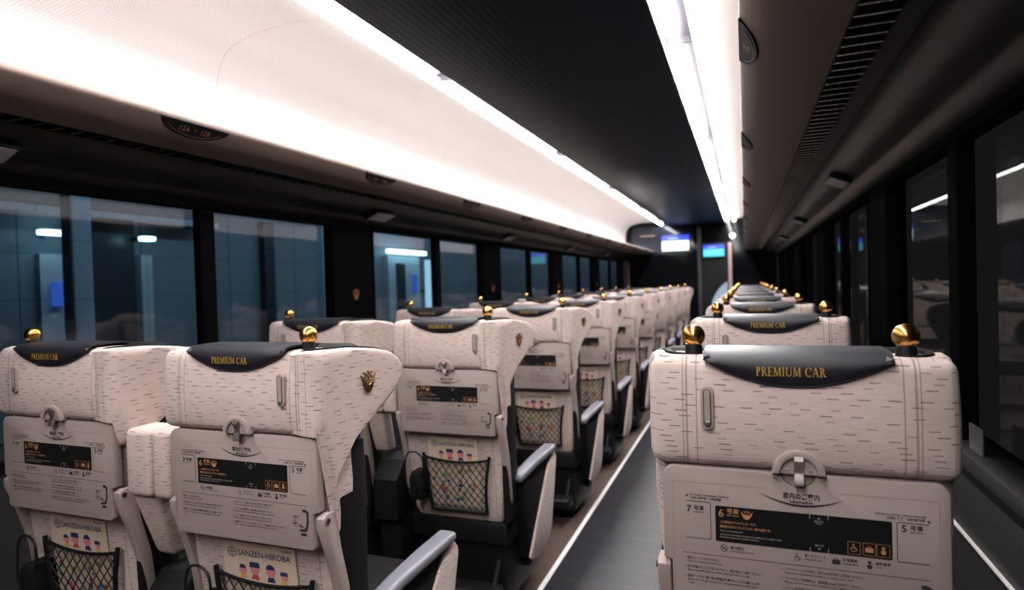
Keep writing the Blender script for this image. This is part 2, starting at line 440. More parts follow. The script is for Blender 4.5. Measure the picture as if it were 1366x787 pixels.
def m_headrest(mirror):
    b = rbox(-.2285, .2265, -.042, .060, .966, 1.150, .022, 4)
    subdiv(b, 3)
    for v in b.verts:
        t = (v.co.z - .966) / .184
        if v.co.y < 0:
            v.co.y -= .010 * math.sin(PI * min(1, max(0, t))) * (1 - (abs(v.co.x) / .2255) ** 4)
            v.co.y -= .006 * (1 - t)
        v.co.x *= 1 + .012 * math.sin(PI * t) - .01 * t
        v.co.z += .0012 * math.sin(v.co.x * 90) * (1 if t > .8 else 0)
    return to_mesh('headrest_block', b, FAB, 50)
def m_backrest():
    b = bmesh.new(); rows = []
    zs = [.985, .94, .85, .76, .66, .56, .46, .40, .365]
    for z in zs:
        t = (.985 - z) / .62; hw = .222 - .034 * max(0, t - .30) / .7 - (.012 if z < .37 else 0)
        y0 = shell_y(z) + (.01 if z < .37 else 0); y1 = y0 + .085
        pr = rrect(-hw, hw, 0, .085, .018, 4)
        rows.append([b.verts.new((x, y0 + q, z)) for x, q in pr])
    for A, B in zip(rows, rows[1:]):
        for k in range(len(A)): b.faces.new((A[k], A[(k + 1) % len(A)], B[(k + 1) % len(A)], B[k]))
    b.faces.new(rows[0]); b.faces.new(rows[-1][::-1])
    return to_mesh('backrest', b, FABP, 50)
def m_front():
    """dark vinyl front of the backrest and headrest, facing the passenger"""
    b = rbox(-.222, .222, .045, .125, .95, 1.1535, .022, 3)
    b2 = prism([(.06, .30), (.14, .30), (.115, .97), (.045, .97)], -.215, .215, 'x', .012)
    merge(b, b2); return to_mesh('front_cushion', b, BLKV)
def m_cover():
    nu, b = 28, bmesh.new(); rows = []
    for i in range(nu + 1):
        t = -1 + 2 * i / nu; x = .1375 * t
        e = abs(t) ** 2.1
        zl = 1.103 + .043 * e
        if abs(t) > .95: zl += .004 * (abs(t) - .95) / .05
        f = 1 - .35 * abs(t) ** 6
        prof = [(zl, -.050), (zl + (1.144 - zl) * .35, -.0555), (zl + (1.144 - zl) * .7, -.0560), (1.1475, -.0535), (1.1550, -.045), (1.1595, -.030), (1.1605, .0), (1.1605, .05), (1.154, .075)]
        rows.append([b.verts.new((x, y if y > -.03 else -.0445 + (y + .0445) * f, z)) for z, y in prof])
    for A, B in zip(rows, rows[1:]):
        for k in range(len(A) - 1): b.faces.new((A[k], A[k + 1], B[k + 1], B[k]))
    bmesh.ops.recalc_face_normals(b, faces=b.faces[:])
    bmesh.ops.solidify(b, geom=b.faces[:], thickness=.004)
    # stitched rim
    rim = [(.1375 * t, -.0515, 1.1045 + .043 * abs(t) ** 2.1) for t in [-1 + 2 * i / 28 for i in range(29)]]
    tube(rim, .0016, 6, b)
    return to_mesh('headrest_cover', b, LEATH, 60)
def m_letters():
    b = serif_word(bmesh.new(), 'PREMIUM CAR', -.0565, 1.1225, .0145, .100, -.0585)
    return to_mesh('gold_lettering', b, LETT)
def m_clip(k):
    b = rbox(-.052, -.034, -.0505, -.046, 1.101, 1.106, .0008, 1) if k == 0 else rbox(.026, .048, -.0505, -.046, 1.0995, 1.1045, .0008, 1)
    return to_mesh('cover_clip', b, METAL)
def m_ball(x):
    n = 24; prof = [(.0195 * math.sin(PI * i / n), -.0195 * math.cos(PI * i / n)) for i in range(n + 1)]
    prof[0] = (0, -.0195); prof[-1] = (0, .0195)
    return to_mesh('grab_knob', lathe(prof, (x, .002, 1.1812), 32), GOLD, 80)
def m_neck(x):
    return to_mesh('knob_neck', lathe([(.0165, 0), (.0150, .004), (.0145, .014), (.0135, .018), (.009, .024)], (x, .002, 1.148), 20), BLK)
def m_hook(x):
    b = bmesh.new()
    prism(rrect(x - .0105, x + .0105, 1.031, 1.103, .0104, 8), -.0585, -.046, 'y', .002, 2, b)
    return to_mesh('coat_hook', b, TBL)
def m_hook_slot(x):
    b = prism(rrect(x - .0062, x + .0062, 1.036, 1.0985, .0061, 8), -.0590, -.057, 'y'); return to_mesh('slot', b, INK)
def m_hook_tab(x):
    b = prism(rrect(x - .0048, x + .0048, 1.043, 1.0972, .0047, 8), -.0602, -.057, 'y', .0006, 1)
    return to_mesh('hook_tab', b, TBL)
def m_hook_tip(x):
    b = rbox(x - .0044, x + .0044, -.0612, -.056, 1.0375, 1.0465, .002, 2)
    return to_mesh('hook_tip', b, METAL)
def m_table():
    # rounded plate with a half-round notch for the latch in its upper edge
    pts = rrect(-.209, .209, .722, .965, .021, 6)
    r = .0255; nx = .003
    notch = [(nx + r * math.cos(math.radians(a)), .9680 + r * math.sin(math.radians(a))) for a in range(0, -181, -12)]
    # outline order: start upper right corner going to upper left -> insert the notch between
    n = 7
    top = pts[:n] + [(nx + r + .004, .965)] + [(p[0], min(p[1], .965)) for p in notch] + [(nx - r - .004, .965)] + pts[n:]
    low = [(-.209, .806), (-.196, .802), (-.196, .728), (-.190, .722), (.190, .722), (.196, .728), (.196, .802), (.209, .806)]
    top = [q for q in top if q[1] > .81] + low
    b = prism(top, -.0445, -.021, 'y', .0035, 2)
    # raised rim just inside the edge
    return to_mesh('tray_table', b, TBL, 35)
def m_table_rim():
    b = bmesh.new()
    for (x0, z0, x1, z1) in ((-.193, .938, -.05, .938), (.055, .938, .193, .938), (-.193, .735, .193, .735)):
        b.faces.new([b.verts.new(q) for q in ((x0, -.0447, z0), (x1, -.0447, z1), (x1, -.0447, z1 + .0008), (x0, -.0447, z0 + .0008))])
    for x in (-.193, .193):
        b.faces.new([b.verts.new(q) for q in ((x, -.0447, .735), (x + .0008, -.0447, .735), (x + .0008, -.0447, .938), (x, -.0447, .938))])
    return to_mesh('moulded_line', b, TBLD)
TY = -.0449
def m_route_panel():
    return to_mesh('route_panel', flat(rrect(-.1245, .1315, .843, .9025, .003, 4), TY), PANEL)
def m_print():
    b = bmesh.new(); y = TY - .0002
    text_bm(b, '車内のご案内', .0112, -.0205, .9250, y, bold=.022, width=.053)
    text_bm(b, 'Information', .0064, -.0105, .9180, y, bold=.03, width=.033)
    n = 20
    for i in range(n):       # the smile under the heading
        q = []
        for t, s in ((i / n, 0), ((i + 1) / n, 0), ((i + 1) / n, 1), (i / n, 1)):
            x = -.059 + .127 * t; zz = .9325 - .0185 * (1 - (2 * t - 1) ** 2) - .003 * t
            q.append((x, zz + (.0034 * (1 - (2 * t - 1) ** 2) if s else 0)))
        flat(q, y, b)
    flat([(-.1725, .9155), (-.168, .9180), (-.168, .913)], y, b)
    text_bm(b, 'for Osaka Yodoyabashi, Kyobashi', .0042, -.165, .9165, y, width=.063)
    text_bm(b, '(大阪) 淀屋橋・京橋方面', .0046, -.165, .9108, y, width=.050)
    flat([(.1825, .907), (.178, .9095), (.178, .9045)], y, b)
    text_bm(b, 'for Kyoto Sanjo, Demachiyanagi', .0042, .110, .9125, y, width=.066)
    text_bm(b, '(京都) 三条・出町柳方面', .0046, .124, .9068, y, width=.050)
    for p, q in (((-.172, .9065), (-.134, .9065)), ((-.132, .9045), (-.132, .8465)), ((-.134, .8445), (-.172, .8445)), ((-.134, .9065), (-.132, .9045)), ((-.132, .8465), (-.134, .8445)),
                 ((.140, .9025), (.180, .9025)), ((.138, .9005), (.138, .8445)), ((.140, .8425), (.180, .8425)), ((.140, .9025), (.138, .9005)), ((.138, .8445), (.140, .8425))):
        bar(p, q, .0011, y, b)
    for xx, num in ((-.1705, '7'), (.1435, '5')):
        text_bm(b, num, .0155, xx, .8885, y); text_bm(b, '号車', .0086, xx + .0115, .8925, y, width=.0165)
        text_bm(b, 'Car No.' + num, .0042, xx + .0115, .8875, y, width=.0165)
    # small marks under the panel
    ring(-.1115, .8325, .0058, .0010, y, b); bar((-.1150, .8362), (-.1080, .8288), .001, y, b); bar((-.1145, .8325), (-.1085, .8325), .0014, y, b)
    text_bm(b, '車内禁煙', .0056, -.102, .8325, y, width=.021); text_bm(b, 'Non-smoking in this train', .0035, -.102, .8278, y, width=.036)
    wheelchair(b, -.001, .8315, .0062, y)
    text_bm(b, '車いすスペース', .0056, .0095, .8335, y, width=.030); text_bm(b, 'Wheelchair Space', .0035, .0095, .8288, y, width=.026)
    luggage(b, .0545, .8315, .0058, y)
    text_bm(b, '荷物置場', .0056, .0635, .8335, y, width=.020); text_bm(b, 'Luggage Space', .0035, .0635, .8288, y, width=.022)
    crew(b, .1005, .8315, .0060, y)
    text_bm(b, '乗務員室', .0056, .1085, .8335, y, width=.020); text_bm(b, 'Crew', .0035, .1085, .8288, y, width=.009)
    bar((-.178, .8185), (.182, .8185), .0008, y, b)
    L = [(-.177, .8085, '― 車内にトイレはありません。', .058, 'There are no restrooms in this train.', .056),
         (-.177, .7935, '― 走行中揺れることがありますので、飲み物はご注意ください。', .122, 'Please be careful with your drinks while the train is moving.', .098),
         (-.177, .7775, '― 背面テーブルに重い物や貴重品を置かないようお願いします。', .122, 'Please do not place heavy or valuable items on the table.', .110),
         (-.026, .8085, '― リクライニングの際は、後ろのお客様へご配慮ください。', .118, 'Please be considerate when you recline your seat.', .098),
         (-.026, .7935, '― テーブルご利用時は、耐荷重10kgをお守りください。', .118, 'Please do not put items weighing over 10kg on the table.', .112),
         (-.026, .7785, '― シートを回転させるときは足元にご注意ください。', .112, 'Please watch your step when you turn the seat around.', .104),
         (-.026, .7635, '― 座席下にコンセントがあります。ご自由にお使いください。', .150, 'Power outlets are available under the seat. Please feel free to use.', .120)]
    for x, z, a, wa, e, we in L:
        text_bm(b, a, .0052, x, z, y, width=wa, bold=.01); text_bm(b, e, .0038, x + .006, z - .0052, y, width=we)
    text_bm(b, 'in the', .0036, -.171, .7665, y, width=.010)
    # seat pictogram
    flat([(.168, .805), (.178, .803), (.179, .79), (.177, .775), (.172, .768), (.160, .767), (.160, .762), (.176, .762), (.181, .768), (.184, .782), (.184, .806), (.176, .811), (.168, .810)], y, b)
    flat([(.158, .776), (.170, .774), (.170, .771), (.158, .773)], y, b); flat([(.163, .759), (.178, .759), (.178, .753), (.163, .753)], y, b)
    ring(.148, .7785, .0065, .0010, y, b); flat(circ(.148, .7785, .0025, 10), y, b); bar((.156, .7785), (.166, .777), .0009, y, b)
    text_bm(b, '洋服かけ', .0040, .143, .7925, y, width=.016); text_bm(b, 'Hook', .0034, .143, .7885, y, width=.009)
    return to_mesh('printed_text', b, INK)
def wheelchair(b, x, z, s, y):
    flat(circ(x - .15 * s, z + .85 * s, .2 * s, 8), y, b)
    bar((x - .15 * s, z + .6 * s), (x - .1 * s, z - .05 * s), .2 * s, y, b); bar((x - .1 * s, z), (x + .45 * s, z), .18 * s, y, b)
    bar((x + .45 * s, z), (x + .7 * s, z - .6 * s), .18 * s, y, b); bar((x - .12 * s, z + .35 * s), (x + .35 * s, z + .35 * s), .12 * s, y, b)
    ring(x - .1 * s, z - .3 * s, .62 * s, .15 * s, y, b, 120, 350, 16)
def luggage(b, x, z, s, y):
    flat(rrect(x - s, x + s, z - .75 * s, z + .5 * s, .15 * s, 2), y, b)
    bar((x - .4 * s, z + .5 * s), (x - .4 * s, z + .9 * s), .16 * s, y, b); bar((x + .4 * s, z + .5 * s), (x + .4 * s, z + .9 * s), .16 * s, y, b); bar((x - .48 * s, z + .9 * s), (x + .48 * s, z + .9 * s), .16 * s, y, b)
def crew(b, x, z, s, y):
    flat(circ(x, z + .55 * s, .36 * s, 10), y, b); flat([(x - .5 * s, z + .85 * s), (x + .5 * s, z + .85 * s), (x + .36 * s, z + 1.1 * s), (x - .36 * s, z + 1.1 * s)], y, b)
    flat([(x - .62 * s, z + .1 * s), (x + .62 * s, z + .1 * s), (x + .62 * s, z - .55 * s), (x + .3 * s, z - .95 * s), (x - .3 * s, z - .95 * s), (x - .62 * s, z - .55 * s)], y, b)
def m_panel_orange():
    b = bmesh.new(); y = TY - .0003
    text_bm(b, '6', .0185, -.1200, .8845, y, bold=.01); text_bm(b, '号車', .0095, -.1065, .8915, y, width=.0185); text_bm(b, 'Car No.6', .0044, -.1065, .8868, y, width=.0185)
    for p in emblem_polys(-.0755, .8915, .0095, True): flat(p, y, b)
    text_bm(b, 'この車両はプレミアムカーです。', .0048, -.1175, .8745, y, width=.056)
    text_bm(b, '乗車券のほかにプレミアムカー券が必要です。', .0048, -.1175, .8670, y, width=.078)
    for x in (.0795, .1005, .1195):
        for p, q in (((x - .0085, .8655), (x + .0085, .8655)), ((x + .0085, .8655), (x + .0085, .8465)), ((x + .0085, .8465), (x - .0085, .8465)), ((x - .0085, .8465), (x - .0085, .8655))): bar(p, q, .0005, y, b)
    wheelchair(b, .0795, .8560, .0064, y); luggage(b, .1005, .8555, .0055, y); crew(b, .1195, .8555, .0056, y)
    return to_mesh('orange_print', b, ORNG)
def m_panel_grey():
    b = bmesh.new(); y = TY - .0003
    text_bm(b, 'This is a Premium Car.', .0035, -.1175, .8605, y, width=.036)
    text_bm(b, 'A Premium Car ticket is required in addition to a regular ticket.', .0035, -.1175, .8545, y, width=.095); text_bm(b, 'Please purchase your ticket in advance.', .0035, -.1175, .8500, y, width=.060)
    for x in (.018, .044):
        bar((x, .9020), (x, .8955), .0011, y, b); bar((x, .8435), (x, .8500), .0011, y, b)
    text_bm(b, '出入口', .0042, .031, .8905, y, 'CENTER'); text_bm(b, '出入口', .0042, .031, .8525, y, 'CENTER')
    text_bm(b, 'Door', .0030, .031, .8872, y, 'CENTER')
    flat([(.031, .8985), (.0335, .8955), (.0285, .8955)], y, b); flat([(.031, .8465), (.0285, .8495), (.0335, .8495)], y, b)
    return to_mesh('grey_print', b, simple('pale_grey_print', (.30, .28, .27), .6))
def m_latch():
    b = bmesh.new()
    # half-round boss: upper arc stands on the fabric
    arc = circ(.003, .9665, .0390, 20, 0, 180); inn = circ(.003, .9665, .0270, 20, 0, 180)[::-1]
    prism(arc + inn, -.0575, -.040, 'y', .0028, 2, b)
    prism(circ(.003, .9665, .0280, 20, 0, 180), -.0515, -.040, 'y', 0, 1, b)
    prism(circ(.003, .9675, .0240, 20, 180, 360), -.0400, -.028, 'y', 0, 1, b)
    for s in (-1, 1): merge(b, rbox(.003 + s * .0165 - .0022, .003 + s * .0165 + .0022, -.0545, -.050, .9715, .9760, .0018, 2))
    return to_mesh('table_latch', b, TBL)
def m_catch():
    b = bmesh.new()
    p = [(.9980, -.051), (.996, -.0575), (.989, -.0600), (.982, -.0560), (.974, -.0530), (.966, -.0550), (.958, -.0590), (.951, -.0600), (.9495, -.055), (.954, -.051), (.963, -.048), (.978, -.047)]
    prism([(y, z) for z, y in p], -.0040, .0105, 'x', .0008, 1, b)
    return to_mesh('catch', b, METAL)
def m_arm(side):
    """curved hinge arm of the tray table"""
    s = side; b = bmesh.new()
    pts = [(.000, .798), (-.030, .800), (-.042, .792), (-.042, .772), (-.016, .70), (.012, .60), (.030, .47), (.050, .44), (.058, .47), (.040, .62), (.014, .72)]
    x0, x1 = (s * .199, s * .2215) if s > 0 else (s * .2215, s * .199)
    prism(pts, x0, x1, 'x', .003, 2, b)
    return to_mesh('table_arm', b, TBL)
def m_pivot(side):
    b = bmesh.new(); xs = side * .2220
    mt = Matrix.Translation((xs, -.030, .786)) @ Matrix.Rotation(PI / 2, 4, 'Y')
    bmesh.ops.create_cone(b, cap_ends=True, segments=16, radius1=.006, radius2=.0055, depth=.006, matrix=mt)
    return to_mesh('pivot_cap', b, INK)
def pocket_xf(x, z): return (x, shell_y(z) - .012 - .010 * math.sin(PI * max(0, min(1, (z - .41) / .23))), z)
PX0, PX1, PZ0, PZ1 = -.135, .135, .408, .622
def pocket_half(z): return .116 + .022 * (z - PZ0) / (PZ1 - PZ0)
def m_pocket_frame():
    b = bmesh.new(); o = .012
    L = [(o - pocket_half(z) - .004 * math.sin(PI * (z - PZ0) / (PZ1 - PZ0)) * -1, z) for z in [PZ0 + (PZ1 + .010 - PZ0) * i / 10 for i in range(11)]]
    R = [(2 * o - x, z) for x, z in L]
    tube([pocket_xf(*p) for p in L], .0062, 8, b); tube([pocket_xf(*p) for p in R], .0062, 8, b)
    tube([pocket_xf(o + t * pocket_half(PZ0), PZ0) for t in [-1 + i / 4 for i in range(9)]], .0062, 8, b)
    top = [(o + t * pocket_half(PZ1), PZ1 - .016 * (1 - t * t) - .002) for t in [-1 + i / 7 for i in range(15)]]
    tube([pocket_xf(*p) for p in top], .0042, 8, b)
    return to_mesh('net_pocket', b, BLKV)
def m_net():
    b = bmesh.new(); o = .012; st = .0285; w = .0019
    def inside(x, z):
        t = (x - o) / pocket_half(z) if PZ0 <= z <= PZ1 else 9
        return abs(t) <= 1 and PZ0 <= z <= PZ1 - .016 * (1 - t * t)
    for d in (1, -1):
        k = -30
        while k < 30:
            run = []
            for i in range(0, 70):
                z = PZ0 + (PZ1 - PZ0) * i / 69; x = o + k * st + d * (z - PZ0) * .80
                if inside(x, z): run.append((x, z))
            if len(run) > 2:
                tube([pocket_xf(*p) for p in run[::4] + ([run[-1]] if (len(run) - 1) % 4 else [])], w, 4, b)
            k += 1
    return to_mesh('net', b, NETM)
WPATH = [(.150, -.046), (.190, -.0525), (.213, -.046), (.232, -.018), (.243, .040), (.252, .100), (.265, .158), (.278, .212), (.294, .27)]
WSM = smoothpath(WPATH, 4)
WARC = [0]
for _p, _q in zip(WSM, WSM[1:]): WARC.append(WARC[-1] + math.dist(_p, _q))
WTOP = [(0, 1.144), (.03, 1.1495), (.083, 1.151), (.164, 1.149), (.236, 1.141), (.290, 1.129), (.315, 1.113), (.327, 1.096), (.331, 1.083)]
_TIP = [(.169, .941), (.204, .966), (.262, 1.002), (.301, 1.033), (.325, 1.060), (.331, 1.083)]
WLOW = {'aisle': [(0, .968), (.055, .964), (.064, .962), (.068, .72), (.080, .745), (.088, .80), (.097, .854), (.119, .882), (.142, .909)] + _TIP,
        'window': [(0, .968), (.055, .964), (.064, .962), (.068, .905), (.135, .907)] + _TIP}
def lerp(tab, x):
    for (a, b), (c, d) in zip(tab, tab[1:]):
        if x <= c: return b + (d - b) * (x - a) / (c - a)
    return tab[-1][1]
def wing_pt(sv, n, z, side, inset=0):
    """point at arc length sv along the curled plan of the wing, n metres inward from its outer face"""
    k = 0
    while k < len(WARC) - 2 and WARC[k + 1] < sv: k += 1
    (a, b), (c, d) = WSM[k], WSM[k + 1]; L = math.dist((a, b), (c, d)); t = (sv - WARC[k]) / L
    tx, ty = (c - a) / L, (d - b) / L
    return (side * (a + (c - a) * t - ty * n - inset), b + (d - b) * t + tx * n + 2.0 * inset, z)
def wing_sheet(side, kind, n0, n1, grow, pillow, mat, name, inset=0):
    b = bmesh.new(); cols = [0, .012, .03, .045, .055, .064, .068, .074, .080, .086, .090, .097, .108, .119, .130, .142, .155, .169, .19, .204, .222, .245, .262, .28, .295, .308, .318, .325, .3295]
    fr = [0, .025, .08, .2, .4, .6, .8, .92, .975, 1]
    O, I = [], []
    for sv in cols:
        lo, hi = lerp(WLOW[kind], sv) - grow * (sv > .095), lerp(WTOP, sv) + grow * .6
        oo, ii = [], []
        for f in fr:
            e = min(1, min(f, 1 - f) * (hi - lo) / .008, (.332 - sv) / .008); e = math.sqrt(max(0, 1 - (1 - e) ** 2))
            oo.append(b.verts.new(wing_pt(sv, n0 + pillow * (1 - e), lo + (hi - lo) * f, side, inset))); ii.append(b.verts.new(wing_pt(sv, n1, lo + (hi - lo) * f, side, inset)))
        O.append(oo); I.append(ii)
    for oo, ii, sv in zip(O, I, cols):      # the lower root runs into the side of the back
        for v in oo + ii: v.co.y += .046 * min(1, max(0, (.945 - v.co.z) / .14)) * min(1, max(0, (.112 - sv) / .03))
    m = len(fr)
    for G in (O, I):
        for A, B in zip(G, G[1:]):
            for k in range(m - 1): b.faces.new((A[k], A[k + 1], B[k + 1], B[k]))
    for k in range(len(cols) - 1):
        for e in (0, m - 1): b.faces.new((O[k][e], O[k + 1][e], I[k + 1][e], I[k][e]))
    for e in (0, len(cols) - 1):
        for k in range(m - 1): b.faces.new((O[e][k], O[e][k + 1], I[e][k + 1], I[e][k]))
    return to_mesh(name, b, mat, 55)
def m_wing_fabric(side, kind, inset): return wing_sheet(side, kind, 0, .020, 0, .009, FABW, 'wing', inset)
def m_wing_shell(side, kind, inset): return wing_sheet(side, kind, .0195, .032, .006, .002, BLKV, 'wing_lining', inset)
def m_emblem(side):
    b = bmesh.new()
    for p in emblem_polys(.2115, 1.068, .0245): prism(p, -.0042, .004, 'y', .0007, 1, b)
    for v in b.verts: v.co = Vector(wing_pt(v.co.x, v.co.y, v.co.z, side))
    return to_mesh('wing_emblem', b, EMBL)
def m_side_panel(side):
    pts = [(.020, .38), (.012, .60), (.005, .80), (.03, .88), (.09, .935), (.115, .93), (.12, .80), (.115, .6), (.13, .38)]
    x0, x1 = sorted((side * .196, side * .221))
    return to_mesh('side_panel', prism(pts, x0, x1, 'x', .006, 2), BLKV)
def m_bolster(x0, x1, z0, z1):
    b = rbox(x0, x1, -.034, .06, z0, z1, .016, 3); return to_mesh('side_bolster', b, FABP)
def m_lower_bolster():
    b = rbox(.226, .312, -.02, .05, .605, .79, .018, 3); subdiv(b, 1)
    for v in b.verts:
        t = (.79 - v.co.z) / .185; v.co.y += .07 * t; v.co.x += -.02 * t * (v.co.x - .226) / .086
    return to_mesh('lower_bolster', b, FABP)
def m_seatpan():
    b = rbox(-.20, .20, .085, .56, .32, .425, .035, 4)
    for v in b.verts: v.co.z += .035 * (v.co.y - .08)
    return to_mesh('seat_cushion', b, BLKV)  # beige cushion coloured black to stand for the shade it sits in
def m_base():
    b = rbox(-.205, .205, .03, .50, .285, .372, .012, 2)
    merge(b, prism([(.06, .05), (.42, .05), (.46, .29), (.05, .29)], -.19, .19, 'x', .01))
    merge(b, rbox(-.15, .15, .10, .40, 0, .06, .008, 2))
    return to_mesh('seat_base', b, BLK)
def m_pedal():
    b = rbox(.19, .225, .22, .30, .13, .155, .008, 2); tube([(.17, .26, .17), (.205, .26, .145)], .008, 8, b); return to_mesh('foot_pedal', b, BLK)
def m_footrest():
    b = rbox(-.19, .19, -.075, .02, .10, .15, .015, 3); tube([(-.16, .06, .22), (-.16, -.02, .13)], .01, 8, b); tube([(.16, .06, .22), (.16, -.02, .13)], .01, 8, b)
    return to_mesh('footrest', b, BLK)
def m_pad(x0, x1):
    b = rbox(x0, x1, .09, .50, .526, .556, .014, 4); subdiv(b, 2)
    for v in b.verts:
        t = (v.co.y - .09) / .41; v.co.z += .012 * t - .016 * (1 - t) ** 4; m = (x0 + x1) / 2
        v.co.x = m + (v.co.x - m) * (.80 + .35 * t if t < .8 else 1.08 - .5 * (t - .8)) + .012 * (t - .5)
    return to_mesh('arm_pad', b, PAD, 60)
def m_armbody(x0, x1):
    b = prism([(.15, .30), (.17, .19), (.42, .19), (.52, .48), (.50, .53), (.12, .53), (.12, .38)], x0, x1, 'x', .008, 2)
    return to_mesh('armrest', b, BLKV)
def m_armpanel(x0, x1):
    pts = [(.153, .200), (.170, .182), (.28, .150), (.40, .185), (.437, .212), (.490, .355), (.532, .485), (.530, .508), (.512, .528), (.485, .538), (.455, .533), (.372, .441)]
    b = prism(pts, x0, x1, 'x', .006, 2); return to_mesh('arm_side_panel', b, FABP)
def m_console():
    b = prism([(-.03, .36), (.40, .36), (.40, .58), (.03, .585), (-.035, .52)], -.345, -.232, 'x', .01, 2); merge(b, rbox(-.335, -.24, 0, .38, .12, .37, .01, 2))
    return to_mesh('centre_console', b, BLKV)
def m_outlet():
    b = prism([(-.168, .455), (-.118, .455), (-.113, .54), (-.122, .565), (-.160, .565), (-.172, .54)], -.045, .03, 'y', .008, 2); return to_mesh('cord_box', b, BLKV)
def m_cord():
    pts = smoothpath([(-.148, -.03, .470), (-.182, -.035, .50), (-.193, -.032, .56), (-.185, -.03, .625), (-.150, -.03, .640), (-.118, -.032, .620), (-.112, -.034, .575), (-.12, -.036, .555)], 5)
    return to_mesh('looped_cord', tube(pts, .0034, 6), BLK)

_cache = {}
def shared(key, fn, *a):
    if key not in _cache: _cache[key] = fn(*a)
    return _cache[key]

def make_seat(kind):
    root = empty('train_seat', (0, 0, 0))
    P = lambda name, me, par=root: put(name, me, par)
    P('headrest_block', shared('hr', m_headrest, 0))
    P('backrest', shared('bk', m_backrest))
    P('front_cushion', shared('fr', m_front))
    cv = P('headrest_cover', shared('cv', m_cover)); P('gold_lettering', shared('lt', m_letters), cv); P('clip', shared('cp0', m_clip, 0), cv); P('clip', shared('cp1', m_clip, 1), cv)
    knobs = {'aisle': (.162,), 'window': (-.147,), 'single': (-.156, .164)}[kind]
    for x in knobs:
        k = P('grab_knob', shared(('kb', x), m_ball, x)); P('knob_neck', shared(('kn', x), m_neck, x), k)
    hx = .131 if kind == 'aisle' else -.1325
    hk = P('coat_hook', shared(('hk', hx), m_hook, hx)); P('slot', shared(('hs', hx), m_hook_slot, hx), hk); P('hook_tab', shared(('ht', hx), m_hook_tab, hx), hk); P('hook_tip', shared(('hp', hx), m_hook_tip, hx), hk)
    t = P('tray_table', shared('tb', m_table)); P('moulded_line', shared('tr', m_table_rim), t)
    P('route_panel', shared('rp', m_route_panel), t); P('printed_text', shared('pt', m_print), t)
    P('orange_print', shared('po', m_panel_orange), t); P('grey_print', shared('pg', m_panel_grey), t)
    l_ = P('table_latch', shared('la', m_latch)); P('catch', shared('ca', m_catch), l_)
    for s in (-1, 1):
        a = P('table_arm', shared(('ar', s), m_arm, s)); P('pivot_cap', shared(('pv', s), m_pivot, s), a)
    pk = P('net_pocket', shared('pk', m_pocket_frame)); P('net', shared('nt', m_net), pk)
    for sd in {'aisle': (1,), 'window': (1,), 'single': (-1, 1)}[kind]:
        wl = 'window' if kind == 'window' else 'aisle'; ins = .009 if kind == 'single' else 0
        w = P('wing', shared(('wg', sd, wl, ins), m_wing_fabric, sd, wl, ins))
        if kind == 'aisle': P('emblem', shared(('em', sd), m_emblem, sd), w)
        P('wing_lining', shared(('ws', sd, wl, ins), m_wing_shell, sd, wl, ins))
        P('side_panel', shared(('sd', sd), m_side_panel, sd))
    if kind == 'window': P('side_bolster', shared('bo', m_bolster, .232, .318, .785, .952))
    if kind == 'window': P('lower_bolster', shared('lb', m_lower_bolster))
    if kind == 'aisle':
        P('side_bolster', shared('bl', m_bolster, -.288, -.226, .785, .952))
        P('centre_console', shared('co', m_console))
    P('seat_cushion', shared('sp', m_seatpan)); P('seat_base', shared('ba', m_base)); P('footrest', shared('ft', m_footrest))
    P('cord_box', shared('ob', m_outlet)); P('looped_cord', shared('oc', m_cord))
    if kind == 'aisle':
        a = P('armrest', shared('ab', m_armbody, .198, .2435)); P('arm_pad', shared('ap', m_pad, .202, .262), a); P('arm_side_panel', shared('as', m_armpanel, .242, .254), a)
        P('foot_pedal', shared('fp', m_pedal))
    if kind == 'single':
        for s, (x0, x1) in enumerate(((-.262, -.205), (.205, .262))):
            a = P('armrest', shared(('ab', s), m_armbody, x0, x1)); P('arm_pad', shared(('ap', s), m_pad, x0 - .006, x1 + .006), a)
    return root
def copy_tree(o, parent=None):
    c = o.copy(); COL.objects.link(c)
    if parent is not None: c.parent = parent
    for ch in o.children: copy_tree(ch, c)
    return c

ORD = ['nearest', 'second', 'third', 'fourth', 'fifth', 'sixth', 'seventh', 'eighth', 'ninth', 'farthest']
XA, XW, XS = -1.067, -1.675, .07
for kind, X, grp in (('aisle', XA, 'aisle-side seats of the left pairs'), ('window', XW, 'window-side seats of the left pairs'), ('single', XS, 'single seats on the right')):
    proto = None
    for i in range(NROW):
        if i == 0: o = proto = make_seat(kind)
        else: o = copy_tree(proto)
        o.location = (X, ROW0 + i * PITCH, 0)
        if kind == 'aisle':
            lab = ('beige aisle seat with dark emblem on its wing, nearest in the left block' if i == 0 else
                   f'beige left-block aisle seat with gold wing emblem, {ORD[i]} row from the camera')
        elif kind == 'window':
            lab = ('beige seat next to the left windows, nearest one, cut by the left picture edge' if i == 0 else
                   f'beige seat next to the left windows, {ORD[i]} row, gold ball on its outer corner')
        else:
            lab = ('large beige single seat with two gold balls, nearest on the right of the aisle' if i == 0 else
                   f'beige single seat with two gold balls, {ORD[i]} in the column right of the aisle')
        tag(o, lab, 'seat', grp)

